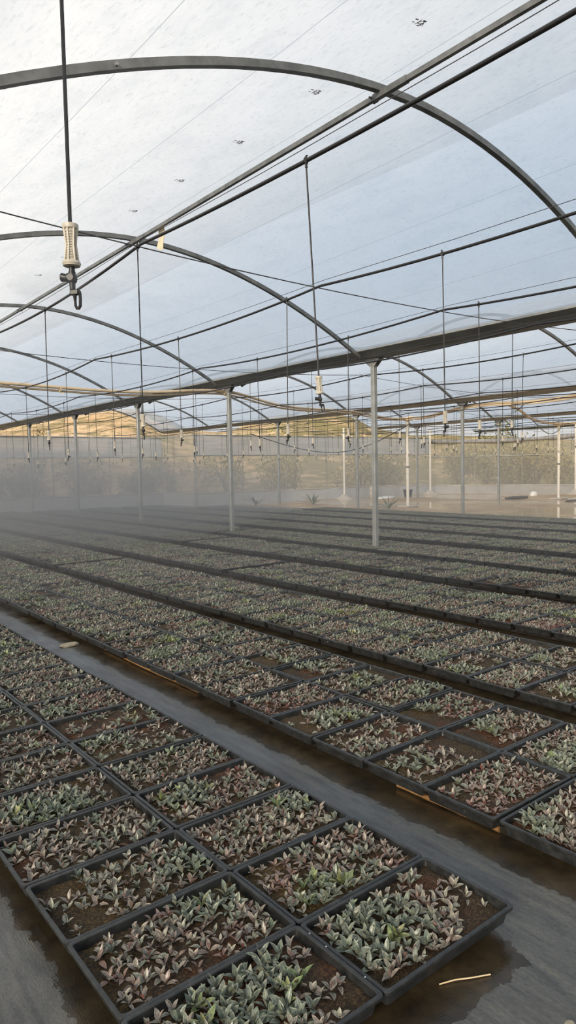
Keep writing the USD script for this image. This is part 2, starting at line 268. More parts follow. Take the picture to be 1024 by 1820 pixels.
M['mist_thin'] = mist('thin_water_mist', .026)
M['spray'] = mist('nozzle_spray', 1.6)

# ------------------------------------------------------------------ layout numbers (metres, camera stands over the origin)
GX, BAY = 8.80, 8.41                       # gutter lines at GX + k * BAY
FY, FP = 4.07, 4.546                       # frames at FY + k * FP
ZA, DROP, EX = 4.60, 1.40, 1.9             # crown height, drop to the gutter line and power of the roof curve
def roof_z(x, y=0.0):
    u = (x - (GX - BAY / 2) + BAY / 2) % BAY - BAY / 2
    u -= np.interp(y, [0, 4.07, 8.6, 13.2, 17.7], [.06, .12, -.16, -.03, 0]) * (1 - (u / (BAY / 2)) ** 2)     # the hoops are not all bent alike
    return ZA - DROP * abs(u / (BAY / 2)) ** EX
GUT = .40                                   # half the width of a gutter at its flanges
YN = -7.0
def roof_end(k): return 31.6 if k <= 1 else 25.0     # the two near bays run farther back
YB = 27.3
BAYS = (-2, -1, 0, 1, 2, 3)                    # bay k spans gutter k-1 .. gutter k; the leftmost is unseen, added to hold back low sun

# ------------------------------------------------------------------ setting: ground and roof film
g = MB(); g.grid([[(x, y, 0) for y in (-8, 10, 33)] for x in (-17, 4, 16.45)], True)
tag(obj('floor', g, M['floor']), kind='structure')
g = MB(); g.grid([[(x, y, 0) for y in (-8, 10, 33)] for x in (16.45, 25, 34.2)], True)
tag(obj('floor', g, M['sand']), kind='structure')

roof_names = {-1: 'left', 0: 'near', 1: 'second', 2: 'third', 3: 'fourth'}
MARKS = [(3.86, 2.2), (3.86, 3.3), (3.86, 4.4), (3.86, 5.5), (3.86, 6.6), (3.86, 7.7), (3.86, 8.8), (3.86, 9.9), (3.86, 11.0)]
ceil = thing('ceiling', kind='structure')
for k in BAYS:
    xs = np.linspace(GX + (k - 1) * BAY + GUT, GX + k * BAY - GUT, 41)
    y1 = roof_end(k)
    ys = np.linspace(YN, y1, 33)
    m = MB(); m.grid([[(x, y, roof_z(x, y) + .012) for y in ys] for x in xs], True)
    f = obj('roof_film', m, M['film'], ceil, smooth=True)
# the maker's mark printed on the near film, one every 1.1 m: two short dashes, a long stroke and a knotted character
STROKES = [((-0.065, 0.013), (-0.04, 0.013), 0.005), ((-0.065, -0.02), (-0.038, -0.021), 0.009), ((-0.017, 0.031), (-0.012, -0.032), 0.003), ((-0.013, 0.004), (0.004, 0.02), 0.005), ((0.004, 0.034), (0.027, 0.032), 0.008), ((0.027, 0.032), (0.044, 0.017), 0.004), ((0.044, 0.017), (0.037, -0.003), 0.005), ((0.005, 0.019), (0.032, -0.005), 0.005), ((-0.01, -0.002), (0.012, -0.022), 0.002), ((0.018, 0.022), (0.036, 0.001), 0.002), ((0.006, -0.031), (0.024, -0.019), 0.008), ((0.006, -0.031), (0.029, -0.031), 0.005), ((0.029, -0.02), (0.038, -0.035), 0.003), ((0.023, -0.032), (0.035, -0.017), 0.006), ((0.032, -0.005), (0.019, -0.022), 0.005)]      # (from, to, width) on the film, metres
for x0, y0 in MARKS:
    m = MB()
    for (a0, a1), (b0, b1), w in STROKES:
        P = [(x0 + a, y0 + b, roof_z(x0 + a, y0 + b) + .005) for a, b in ((a0, a1), (b0, b1))]
        m.bar(P[0], P[1], max(w, .0045), .0015)
    obj('printed_mark', m, M['ink'], ceil)

# ------------------------------------------------------------------ frame: gutters, posts, hoops, purlins
gname = {-1: 'just left of the camera', 0: 'nearest', 1: 'second', 2: 'third', 3: 'farthest'}
prof = [(-.43, 3.47), (-.43, 3.44), (-.36, 3.435), (-.12, 3.365), (.12, 3.365), (.36, 3.435), (.43, 3.44), (.43, 3.47), (.35, 3.46), (.11, 3.385), (-.11, 3.385), (-.35, 3.46)]
frames = [FY + FP * k for k in range(-2, 7)]
gname[-2] = 'second leftward'
for k in (-2, -1, 0, 1, 2, 3):
    gx = GX + k * BAY
    t = thing('gutter', f'{gname[k]} dull steel roof gutter running the length of the greenhouse', 'gutter')
    ge = roof_end(k); cuts = [YN] + [y + .5 for y in frames if YN < y + .5 < ge] + [ge]
    for y0, y1 in zip(cuts[:-1], cuts[1:]):
        P = [[(gx + a, y, z) for a, z in prof + prof[:1]] for y in (y0 + .004, y1 - .004)]
        m = MB(); m.grid(P)
        obj('gutter_length', m, M['gutter'], t)
ordn = ['first', 'second', 'third', 'fourth', 'fifth', 'sixth', 'seventh', 'eighth', 'ninth', 'tenth', 'eleventh', 'twelfth', 'thirteenth', 'fourteenth', 'fifteenth', 'sixteenth', 'seventeenth', 'eighteenth', 'nineteenth', 'twentieth']
def nth(i):
    if i < 20: return ordn[i]
    n = i + 1
    return f'{n}' + {1: 'st', 2: 'nd', 3: 'rd'}.get(n % 10 if n % 100 // 10 != 1 else 0, 'th')
def post(x, y, label, w=.085, top=3.36, round_=False, m_=None, z0=0.0):
    t = thing('post', label, 'post', (x, y, 0))
    m = MB()
    if round_: m.tube([(0, 0, z0), (0, 0, top - .02)], w / 2, 14)
    else: m.box((0, 0, (top - .02 + z0) / 2), (w, w, top - .02 - z0), bev=.008)
    obj('shaft', m, m_ or M['galv'], t, smooth=30)
    m = MB()
    for s in (-1, 1):
        pl = trimesh.creation.extrude_polygon(Polygon([(-.05, 3.22), (.05, 3.22), (.17, 3.33), (.17, 3.366), (-.17, 3.366), (-.17, 3.33)]), .006)
        v = np.array(pl.vertices); m.add(np.stack([s * (w / 2 + .003) + v[:, 2] - .003, v[:, 0], v[:, 1] + top - 3.36], 1), pl.faces)
    m.box((0, 0, top - .01), (w + .06, .34, .012))
    obj('bracket', m, M['gutter'], t)
    m = MB()
    for z in (3.25, 3.30):
        m.tube([(-w / 2 - .014, 0, z), (w / 2 + .014, 0, z)], .009, 6)
    obj('bolt', m, M['arch'], t)
    return t
for k in (0, 1, 2):
    for j, y in enumerate(frames):
        if y < 3 or y > 27: continue
        if k == 2 and y > 23: continue
        if k == 1 and y > 23: continue
        if k == 0 and y < 8: continue
        if k == 1 and y < 12: continue
        if k == 2 and y < 16: continue
        n_ = int(round((y - FY) / FP)) - (1, 2, 3)[k]
        post(GX + k * BAY, y, f'grey steel post under the {gname[k]} gutter, {nth(n_)} from the camera')
for k in (-1, 0, 1, 2, 3):
    for j, y in enumerate(frames):
        if y < -1 or y > roof_end(k): continue
        xs = np.linspace(GX + (k - 1) * BAY + GUT - .05, GX + k * BAY - GUT + .05, 37)
        c = [np.array((x, y, roof_z(x, y) - .028)) for x in xs]
        d = np.gradient(np.array(c), axis=0); d /= np.linalg.norm(d, axis=1)[:, None]
        nrm = np.stack([-d[:, 2], np.zeros(len(d)), d[:, 0]], 1)
        m = MB(); hw, hh = .027, .027
        P = []
        for a, b in ((-hw, -hh), (hw, -hh), (hw, hh), (-hw, hh), (-hw, -hh)):
            P.append([c[i] + np.array((0, a, 0)) + nrm[i] * b for i in range(len(c))])
        m.grid(P)
        t = thing('roof_hoop', f'curved square steel roof hoop over the {["left", "near", "second", "third", "fourth"][k + 1]} bay, {nth(j - 1)} from the camera', 'hoop')
        obj('tube', m, M['arch'], t)
        m = MB()
        for xb in (GX + k * BAY - 1.55, GX + (k - 1) * BAY + 1.55):
            m.tube([(xb, y - .045, roof_z(xb, y) - .03), (xb, y + .045, roof_z(xb, y) - .03)], .011, 6)
        obj('bolt', m, M['galv'], t)
for k in (-1, 0, 1, 2, 3):
    px = GX + k * BAY - BAY / 2 - .335
    t = thing('ridge_purlin', f'square steel purlin along the crown of the {["left", "near", "second", "third", "fourth"][k + 1]} bay roof', 'purlin')
    z = roof_z(px) - .085
    for j, (y0, y1) in enumerate(zip([YN] + [y for y in frames[2:] if y < roof_end(k)], [y for y in frames[2:] if y < roof_end(k)] + [roof_end(k)])):
        m = MB(); m.bar((px, y0 + .02, z), (px, y1 - .02, z), .034, .042); obj('tube', m, M['arch'], t)
    for y in [y for y in frames[2:] if y < roof_end(k)]:
        m = MB(); m.bar((px, y - .30, z), (px, y + .06, z), .043, .050); obj('sleeve', m, M['arch'], t)
        m = MB(); m.box((px + .035, y + .08, z + .01), (.02, .05, .05)); m.tube([(px - .05, y + .07, z), (px + .05, y + .07, z)], .008, 6); obj('clamp', m, M['arch'], t)
px = GX - BAY / 2 - .335; pz = roof_z(px) - .11
m = MB(); P = []
for i in range(13):
    s = i / 12
    P.append([(px + .035 + .02 * math.sin(s * 5), 7.86 + w * .15 + .012 * math.sin(s * 4 + 1), pz + .07 - .31 * s + .03 * w * s + .012 * math.sin(w * 3 + s * 6)) for w in (-.5, -.17, .17, .5)])
m.grid(P); P2 = [[(a + .004, b, c) for a, b, c in r] for r in P]; m.grid(P2, True)
tag(obj('tape_strip', m, M['tape'], smooth=True), 'torn beige tape strip hanging from the ridge purlin by the second hoop', 'tape')

# ------------------------------------------------------------------ irrigation: cables, laterals, hanging sprinklers
SUP = [y + .33 for y in frames]             # a cable crosses every bay beside each frame
def cable_z(x):
    t = ((x - (GX - BAY / 2) + BAY / 2) % BAY - BAY / 2) / (BAY / 2)
    return 2.97 + .15 * t * t
for k in (0, 1, 2, 3):
    for j, y in enumerate(SUP):
        if y < 0 or y > roof_end(k): continue
        xs = np.linspace(GX + (k - 1) * BAY, GX + k * BAY, 17)
        m = MB(); m.tube([(x, y, cable_z(x) if abs(x - (GX + k * BAY - BAY / 2)) < BAY / 2 - .01 else 3.12) for x in xs], .0045, 5)
        tag(obj('support_cable', m, M['wire']), f'thin sagging cable across the {["near", "second", "third", "fourth"][k]} bay, {nth(j - 2)} from the camera', 'cable')

def spk_parts(root, L):
    """a hanging mist sprinkler: origin at the foot of the tube, i.e. the top of the weight; L = tube length"""
    m = MB(); m.tube([(0, 0, 0.0), (0.0, 0, L * .5), (0, 0, L)], .0042, 8); obj('drop_tube', m, M['black'], root, smooth=40)
    m = MB()
    def rad(s): return .0128 - .0048 * math.sin(math.pi * min(1, max(0, s)))
    m.lathe([(.0045, .003), (.0165, .003), (.0172, -.001), (.0165, -.006), (.0125, -.008), (.0092, -.04), (.0125, -.071), (.0175, -.073), (.0195, -.078), (.0175, -.083), (.0050, -.084)], n=20)
    for i in range(11):
        z = -.0125 - i * .0053; r = rad((-z) / .078) + .0032
        m.lathe([(.006, z + .0013), (r, z + .0011), (r, z - .0011), (.006, z - .0013)], n=16)
    for a in range(4):
        an = a * math.pi / 2 + .5; c_, s_ = math.cos(an), math.sin(an)
        for w in (-1, 1):
            q = an + w * .45; r0, r1, r2 = rad(.1) + .003, rad(.5) + .003, rad(.95) + .003
            m.tube([(r0 * math.cos(q), r0 * math.sin(q), -.006), (r1 * math.cos(q), r1 * math.sin(q), -.04), (r2 * math.cos(q), r2 * math.sin(q), -.074)], .0022, 5)
    obj('weight', m, M['cream'], root, smooth=35)
    m = MB(); m.lathe([(.001, -.083), (.0062, -.083), (.0062, -.094), (.0075, -.0945), (.0075, -.1005), (.0098, -.102), (.0108, -.108), (.0098, -.115), (.0066, -.118), (.0058, -.132), (.001, -.132)], n=14)
    m.tube([(-.002, 0, -.107), (-.010, 0, -.1065), (-.012, 0, -.1065), (-.0235, 0, -.1045), (-.0245, 0, -.1045)], [.0092, .0100, .0078, .0092, .0078], 10)
    m.tube([(0.0, -.0105, -.1075), (0.0, .0105, -.1075)], .0072, 10)
    v = obj('valve', m, M['black'], root, smooth=40)
    m = MB(); m.box((.0045, 0, -.1375), (.020, .010, .012), bev=.002)
    m.tube([(.0125, 0, -.132), (.016, 0, -.139), (.0168, 0, -.152), (.016, 0, -.166), (.0125, 0, -.1712), (.0085, 0, -.1712), (.0055, 0, -.166), (.0048, 0, -.150), (.004, 0, -.14)], [.003, .0034, .0034, .0034, .0034, .0034, .003, .0026, .0026], 8)
    m.tube([(.0045, 0, -.143), (.0048, 0, -.155)], [.0045, .003], 8)
    obj('nozzle', m, M['black'], root, smooth=40)
    m = MB(); m.tube([(0, -.012, L + .012), (0, .012, L + .012)], .0135, 8); m.tube([(0, 0, L - .02), (0, 0, L + .03)], .0065, 8); m.tube([(-.004, 0, L + .026), (.004, 0, L + .036), (.010, 0, L + .036)], .004, 6)
    obj('clip', m, M['black'], root, smooth=40)
protos = {}
def spk_proto(L):
    key = round(L / .02) * 2
    if key not in protos:
        p = pattern(f'hanging_sprinkler_{key}'); spk_parts(p, key / 100.0); protos[key] = p.GetPath()
    return protos[key], key / 100.0
# lateral line X, and measured Y of its first drops; farther drops follow every 1.75 m
LAT = [(.56, [1.45], .0), (2.25, [2.62, 4.45, 6.35], 0), (3.86, [3.12, 4.85, 6.72, 8.42], 0), (5.47, [4.0, 5.73, 7.48], 0), (7.12, [4.72, 6.5], 0),
       (8.97, [5.8], 0), (10.56, [7.2], 0), (12.34, [8.1], 0), (13.89, [9.2], 0), (15.53, [8.6], 0), (17.4, [10.8], 0), (19.0, [11.4], 0), (20.75, [12.3], 0), (22.3, [13.0], 0), (23.95, [13.8], 0), (26.0, [14.6], 0), (27.6, [15.4], 0)]
lname = ['pipe nearest the camera'] + [f'{nth(i)} pipe of the near bay' for i in range(1, 5)] + [f'{nth(i)} pipe of the second bay' for i in range(5)] + [f'{nth(i)} pipe of the third bay' for i in range(5)] + [f'{nth(i)} pipe of the fourth bay' for i in range(2)]
HEADS = []
for li, (lx, first, _) in enumerate(LAT):
    yend = 27.0 if lx < 14.3 else 24.1
    cz = cable_z(lx) + .02
    pts, wire = [], []
    kn = [-6.0] + [y for y in SUP if -3 < y < yend - .3] + [yend]
    def pipe_z(y, cz=cz, kn=kn):
        for a, b in zip(kn[:-1], kn[1:]):
            if a <= y <= b:
                s = (y - a) / (b - a); return cz - (.075 if b - a > 3 else .02) * 4 * s * (1 - s)
        return cz
    ys = sorted(set(np.round(np.linspace(-6, yend, 100), 3)) | set(kn))
    m = MB(); m.tube([(lx + .02 * math.sin(y * .9 + lx), y, pipe_z(y)) for y in ys], .0105, 8)
    t = thing('irrigation_pipe', f'black irrigation pipe draped over cables, {lname[li]}', 'pipe')
    obj('pipe', m, M['black'], t, smooth=True)
    m = MB(); m.tube([(lx + .012, y, pipe_z(y) * .35 + cz * .65 + .035) for y in ys[::4]] , .0022, 4); obj('guide_wire', m, M['wire'], t)
    Y = list(first)
    while Y[-1] < yend - 1.6: Y.append(Y[-1] + 1.75 + .12 * math.sin(len(Y) * 2.3 + li))
    for j, y in enumerate(Y):
        zt = pipe_z(y) - .012
        zb = (1.72 if li < 4 else 1.80) + .03 * math.sin(j * 1.7 + li * 2.1) - min(.10, .02 * max(0, j - 2))
        if li == 0 and j == 0: zb = 1.838
        HEADS.append((li, j, lx, y, zt, zb + .1745))
for li, j, lx, y, zt, zw in HEADS:
    p, L = spk_proto(zt - zw)
    yaw = math.degrees(6.28 * ((math.sin(li * 12.9 + j * 78.2) * 43758.5) % 1))
    if li == 0 and j == 0: yaw = -48
    if li == 1 and j == 0: yaw = -38
    lean = (.009 * math.sin(j * 2.2 + li), .009 * math.cos(j * 3.1 + li * 1.3)) if li else (0, 0)
    if li == 1 and j == 0: lean = (.034, -.027); zw = 1.752 + .1745
    top = np.array((lx + .02 * math.sin(y * .9 + lx), y, zt)); dn = np.array((lean[0], lean[1], -1.0)); dn /= np.linalg.norm(dn)
    p, L = spk_proto(zt - zw); foot = top + dn * L; zx = -dn
    ca, sa = math.cos(math.radians(yaw)), math.sin(math.radians(yaw)); xx = np.array((ca, sa, 0)); xx -= zx * (xx @ zx); xx /= np.linalg.norm(xx); yy = np.cross(zx, xx)
    x_ = UsdGeom.Xform.Define(stage, '/World/' + numbered('hanging_sprinkler'))
    x_.AddTransformOp().Set(Gf.Matrix4d(*map(float, xx), 0, *map(float, yy), 0, *map(float, zx), 0, *map(float, foot), 1))
    q = x_.GetPrim(); q.GetReferences().AddInternalReference(p); q.SetInstanceable(True)
    tag(q, f'hanging mist sprinkler with cream weight, {nth(j)} along the {lname[li]}', 'sprinkler', 'hanging mist sprinklers')

# tan supply pipe from the left to the white post, then back along the second gutter, and its companions
def spline(P, n=10):
    from scipy.interpolate import CubicSpline
    P = np.array(P, float); s = np.concatenate([[0], np.cumsum(np.linalg.norm(np.diff(P, axis=0), axis=1))])
    return CubicSpline(s, P)(np.linspace(0, s[-1], n * len(P)))
m = MB(); m.tube(spline([(1.5, 13.3, 3.05), (3.2, 13.3, 3.15), (5.0, 13.3, 3.13), (7.0, 13.32, 3.15), (8.8, 13.32, 3.26), (10.2, 13.7, 3.13), (12.2, 14.4, 3.08), (14.6, 15.3, 3.17), (17.0, 16.3, 3.13), (19.05, 17.0, 3.22)]), .032, 10)
m.tube(spline([(1.5, 13.36, 3.0), (3.2, 13.36, 3.10), (5.0, 13.36, 3.07), (7.0, 13.38, 3.09), (8.8, 13.38, 3.20), (10.2, 13.76, 3.07), (12.2, 14.46, 3.03), (14.6, 15.36, 3.11), (17.0, 16.36, 3.08), (19.05, 17.06, 3.17)]), .022, 8)
t = thing('supply_pipe', 'thick tan plastic supply pipe sagging across the greenhouse at gutter height', 'pipe'); obj('pipe', m, M['pvc'], t, smooth=True)
for q in ((5.0, 13.33, 3.10), (8.8, 13.35, 3.23), (12.2, 14.43, 3.05), (14.6, 15.33, 3.14)):
    m = MB(); m.tube([(q[0] - .02, q[1], q[2]), (q[0] + .02, q[1], q[2])], .062, 10); m.tube([(q[0], q[1], q[2] - .06), (q[0] + .06, q[1] - .05, q[2] - .09)], .012, 6); obj('strap', m, M['tape'], t)
m = MB(); m.tube(spline([(19.05, 16.9, 3.25), (18.0, 14.8, 3.16), (17.3, 12.5, 3.26), (17.15, 10.6, 3.19), (17.1, 8.6, 3.30), (17.1, 6, 3.24)]), .034, 10); m.tube(spline([(19.0, 16.8, 3.2), (17.95, 14.8, 3.10), (17.2, 12.5, 3.20), (17.05, 10.6, 3.12), (17.0, 8.6, 3.23), (17.0, 6, 3.18)]), .024, 8)
t = thing('supply_pipe', 'tan plastic supply pipe slung below the second gutter towards the right', 'pipe'); obj('pipe', m, M['pvc'], t, smooth=True)
m = MB(); m.tube(spline([(21.0, 14.2, 3.55), (23.5, 15.0, 3.30), (26.6, 15.5, 3.12), (27.5, 13.5, 3.12), (28, 11.0, 3.2)]), .05, 10)
t = thing('supply_pipe', 'brown supply pipe passing over the top of the right-hand white post', 'pipe'); obj('pipe', m, M['pvc'], t, smooth=True)
for P, lab in (([(19.0, 16.95, 2.95), (18.0, 17.6, 2.35), (17.2, 18.3, 2.05), (16.2, 19.4, 2.15), (14.5, 20.4, 2.75)], 'black hose looping from the white post to the left'), ([(21.3, 13.6, 3.6), (20.6, 13.5, 3.28), (20.3, 13.4, 3.2)], 'short black hose end dangling under the third bay pipes'),
               ([(26.6, 15.4, 2.95), (25.5, 15.0, 2.70), (23.5, 14.2, 2.62), (21.0, 13.2, 2.95)], 'black hose strung left from the right-hand white post')):
    m = MB(); m.tube(spline(P), .014, 7); tag(obj('hose', m, M['black'], smooth=True), lab, 'hose')

# ------------------------------------------------------------------ walls of net and film
def wall(name, a, b, z=(0, .52, 2.07, 2.90), curtain=True, sag=0.0):
    t = thing(name, kind='structure')
    a, b = np.array(a, float), np.array(b, float); L = np.linalg.norm(b - a); d = (b - a) / L; nr = np.array((-d[1], d[0]))
    n = max(2, int(L / .35)); ss = np.linspace(0, L, n)
    def strip(z0, z1, amp, nz=5, mul=1.0, ph=0.0):
        m = MB(); P = []
        for s in ss:
            row = []
            for zz in np.linspace(z0, z1, nz):
                o = amp * (math.sin(s * 2.1 * mul + ph + zz * 3) + .6 * math.sin(s * 5.3 * mul + zz * 7 + ph))
                q = a + d * s + nr * o; row.append((q[0], q[1], zz))
            P.append(row)
        m.grid(P); return m
    obj('skirt', strip(z[0], z[1], .025, 5), M['skirt'], t, smooth=True)
    obj('insect_net', strip(z[1], z[2] + .05, .012, 5, .7), M['net'], t, smooth=True)
    if curtain: obj('curtain', strip(z[2], z[3], .03, 7, 1.3, 1.0), M['curtain'], t, smooth=True)
    else: obj('insect_net', strip(z[2], z[3], .012, 4, .7), M['net'], t, smooth=True)
    for zz, r in ((z[1], .022), (z[2], .016), (z[3], .028)):
        m = MB(); m.tube([(*(a + d * 0), zz), (*(a + d * L), zz)], r, 8); obj('rail', m, M['galv'] if zz != z[1] else M['concrete'], t, smooth=True)
    k = int(L / 2.27)
    for i in range(k + 1):
        q = a + d * (L * i / max(1, k)); m = MB(); m.tube([(q[0] + nr[0] * .05, q[1] + nr[1] * .05, 0), (q[0] + nr[0] * .05, q[1] + nr[1] * .05, z[3])], .022, 8); obj('upright', m, M['galv'], t, smooth=True)
    return t
wall('wall_left', (-16.4, 27.4), (14.6, 27.25))
wall('wall_side', (-16.4, -7.0), (-16.4, 27.4))  # unseen net wall, added to keep low sun off the floor and trays
wall('wall_middle', (14.6, 27.25), (14.6, 24.45), curtain=False)
wall('wall_back', (14.6, 24.45), (28.45, 23.85))
wr = wall('wall_right', (28.45, 23.85), (36.0, 7.0), z=(0, .45, 1.9, 2.74), curtain=False)
m = MB(); m.tube([(28.45 + 3.2 * t - .1, 23.85 - 7.15 * t, 2.72 + .10 * t - .12 * math.sin(math.pi * t)) for t in np.linspace(0, 1, 14)], [.10 + .03 * math.sin(i * 1.3) for i in range(14)], 10)
obj('rolled_curtain', m, M['roll'], wr, smooth=True)
m = MB(); m.tube([(31.65, 16.7, 2.80), (35.9, 7.2, 2.80)], .05, 8); obj('rail', m, M['white_paint'], wr, smooth=True)
# painted posts and footings in the open part
def white_post(x, y, label, top=3.2, w=.11):
    t = thing('post', label, 'post', (x, y, 0)); m = MB(); m.tube([(0, 0, 0.0), (0, 0, top)], w / 2, 14); obj('shaft', m, M['white_paint'], t, smooth=40)
    m = MB(); m.box((0, 0, .03), (.62, .5, .06), bev=.02); obj('footing', m, M['concrete'], t)
    m = MB(); m.tube([(-.03, 0, 1.45), (.14, .05, 1.45)], .02, 6); m.tube([(0, 0, 1.42), (0, 0, 1.48)], w / 2 + .012, 12); obj('clamp', m, M['arch'], t)
    m = MB(); m.box((0, 0, top - .03), (.3, .3, .1), bev=.02); m.bar((0, 0, top - .3), (.35, .2, top + .02), .05, .05); obj('cap', m, M['pvc'], t)
white_post(19.05, 17.0, 'chipped white post with clamp carrying the tan supply pipe, on concrete pad')
white_post(26.6, 15.5, 'right-hand white post with brown-wrapped head on a concrete pad', 3.1)
def wall_post(x, y, label, w=.10, h=3.3):
    t = thing('post', label, 'post', (x, y, 0)); m = MB(); m.tube([(0, 0, 0), (0, 0, h)], w / 2, 12); obj('shaft', m, M['white_paint'], t, smooth=40)
    m = MB(); rr = random.Random(int(x * 10)); pr_ = [(0.0, .24), (.12, .22), (.20, .14), (.34, .06), (.42, 0)]
    m.lathe([(r + .02 * rr.random(), z) for r, z in pr_] if w > .05 else pr_, n=12); obj('footing', m, M['concrete'], t, smooth=40)
wall_post(22.2, 23.72, 'pale post on a soil footing at the middle of the back wall')
wall_post(28.0, 23.45, 'pale post on a soil footing at the far right corner of the walls')
wall_post(31.0, 17.2, 'pale post on a rough footing along the right wall')

# ------------------------------------------------------------------ small things on the open ground
t = thing('bucket', 'small black bucket standing by the foot of the back wall', 'bucket', (26.0, 23.2, 0)); m = MB()
m.lathe([(.0, .0), (.17, 0), (.23, .30), (.245, .30), (.245, .32), (.215, .32), (.16, .02), (0, .02)], n=20); obj('body', m, M['dark_plastic'], t, smooth=35)
m = MB(); m.tube([(.23 * math.cos(a), .0, .30 - .10 * math.sin(a)) if False else (.235 * math.cos(a), .06 * math.sin(a), .31 - .12 * math.sin(a)) for a in np.linspace(0, math.pi, 12)], .006, 6); obj('handle', m, M['wire'], t)
def lump(name, loc, size, mt, label, cat, seed, flat=.5):
    s = trimesh.creation.icosphere(3); v = np.array(s.vertices); nn = meshkit.fbm(v * 1.7 + seed, 4, seed)
    v = v * (0.65 + .7 * nn)[:, None]; v[:, 2] = np.maximum(v[:, 2], -.35) + .35; v = v * np.array([size[0], size[1], size[2] * flat]); v = v + np.array(loc)
    tag(obj(name, (v, s.faces), mt, smooth=50), label, cat)
lump('sack', (23.6, 22.4, 0), (.5, .3, .16), M['white_bag'], 'flattened pale sack lying before the back wall', 'sack', 3)
lump('sack', (28.6, 17.9, 0), (.20, .15, .20), M['white_bag'], 'small crumpled white bag on sandy ground by the right wall', 'bag', 5, .8)
lump('debris_pile', (26.2, 17.2, 0), (.75, .3, .16), M['debris'], 'low pile of dark debris on the sandy ground', 'debris', 8)
lump('debris_pile', (25.6, 14.2, 0), (.7, .15, .09), M['debris'], 'thin strip of dark debris beside the right-hand white post', 'debris', 9)
lump('block', (24.0, 23.6, 0), (.22, .18, .5), M['concrete'], 'pale concrete block against the back wall', 'block', 12, .9)

# ------------------------------------------------------------------ trays
TW, TD, TH = .587, .3715, .09                # tray length across the bed, depth along it, rim height
def rrect(w, d, r, n=3):
    P = []
    for cx, cy, a0 in ((w / 2 - r, d / 2 - r, 0), (-w / 2 + r, d / 2 - r, 90), (-w / 2 + r, -d / 2 + r, 180), (w / 2 - r, -d / 2 + r, 270)):
        for i in range(n + 1):
            a = math.radians(a0 + 90 * i / n); P.append((cx + r * math.cos(a), cy + r * math.sin(a)))
    return np.array(P)
def tray_shell():
    m = MB(); loops = [(.022, .032), (.012, .077), (.001, .077), (.0, .079), (.0, .087), (.0025, .090), (.0115, .090), (.014, .087), (.017, .060), (.026, .040)]
    L = [np.column_stack([rrect(TW - 2 * i, TD - 2 * i, max(.004, .016 - i * .3)), np.full(16, z)]) for i, z in loops]
    V = np.vstack(L); n = 16; F = [[i * n + k, i * n + (k + 1) % n, (i + 1) * n + (k + 1) % n, (i + 1) * n + k] for i in range(len(L) - 1) for k in range(n)]
    m.add(V, F); k = len(L) - 1
    m.add(np.vstack([L[k], [[0, 0, .040]]]), [[i, (i + 1) % n, n] for i in range(n)]); m.add(np.vstack([L[0], [[0, 0, .032]]]), [[(i + 1) % n, i, n] for i in range(n)])
    return m.mesh()
def tray_soil(seed):
    nx, ny = 30, 20; P = []
    for i in range(nx):
        row = []
        for j in range(ny):
            x = (i / (nx - 1) - .5) * (TW - .036); y = (j / (ny - 1) - .5) * (TD - .036)
            e = min(1, 9 * min(i, nx - 1 - i, j, ny - 1 - j) / 10)
            z = .064 + .010 * (meshkit.fbm(np.array([x * 22, y * 22, seed * 3.1]), 3, seed) - .5) * 2 + .004 * e + .006 * (meshkit.noise(np.array([x * 120, y * 120, seed])) - .5)
            row.append((x, y, z))
        P.append(row)
    m = MB(); m.grid(P, True); return m.mesh()
SHELL = tray_shell(); SOILS = [tray_soil(s) for s in (1, 2, 3)]
tray_protos = []
for s in range(3):
    p = pattern(f'seedling_tray_{"abc"[s]}'); obj('shell', SHELL, M['tray'], p, smooth=30); obj('potting_soil', SOILS[s], M['soil'], p, smooth=True); tray_protos.append(p.GetPath())
# beds: x of the front edge, first tray's near edge, number of columns is two, end of bed
BEDS = [(.686, 1.227, 26.3), (2.266, 1.584 - 3 * .3743, 26.3), (3.71, .2, 26.3), (5.24, .5, 26.3), (6.83, 1.0, 26.3), (8.36, 1.9, 26.0), (10.08, 2.8, 26.0), (11.75, 3.6, 25.6), (13.45, 4.5, 22.6), (15.15, 5.6, 18.6)]
PITCH, COLW = .3743, .590
GAPS = {2: [10.1], 3: [7.9, 15.0], 4: [11.5], 5: [12.9], 6: [15.2]}
def seen(x, y, z=0.05, mx=140, my=160):
    d = np.array([x, y, z - EYE]); dep = d @ np.array(Fv)
    if dep < .3: return None
    u, v = 512 + 1232.3 * (d @ np.array(Rv)) / dep, 910 - 1232.3 * (d @ np.array(Uv)) / dep
    return (u, v, dep) if -mx < u < 1024 + mx and v < 1820 + my else None
TRAYS = []
for b, (x0, y0, ye) in enumerate(BEDS):
    off, i = 0.0, 0
    gaps = sorted(GAPS.get(b, []))
    while True:
        y = y0 + i * PITCH + off
        if gaps and y > gaps[0]: off += .16; y += .16; gaps.pop(0)
        if y + PITCH > ye: break
        for c in (0, 1):
            jx, jy, jz, ja = NR.normal(0, .004), NR.normal(0, .003), abs(NR.normal(0, .003)), NR.normal(0, .35)
            if b == 0: jx *= .5; jy *= .5
            if b == 1 and i < 3: jx += .006
            xc, yc = x0 + (c + .5) * COLW + jx, y + PITCH / 2 + jy - (.012 if b == 1 and i < 3 else 0)
            s = seen(xc, yc)
            if s: TRAYS.append(dict(b=b, c=c, i=i, x=xc, y=yc, z=jz, a=ja, d=s[2]))
        i += 1
TRAYS.sort(key=lambda t: t['d'])
bedname = ['nearest bed', 'second bed', 'third bed', 'fourth bed', 'fifth bed', 'sixth bed', 'seventh bed', 'eighth bed', 'ninth bed', 'tenth bed']
SINGLE = 300
first_i = {}
for t in TRAYS[:SINGLE]:
    key = (t['b'], t['c']); first_i[key] = min(first_i.get(key, 999), t['i'])
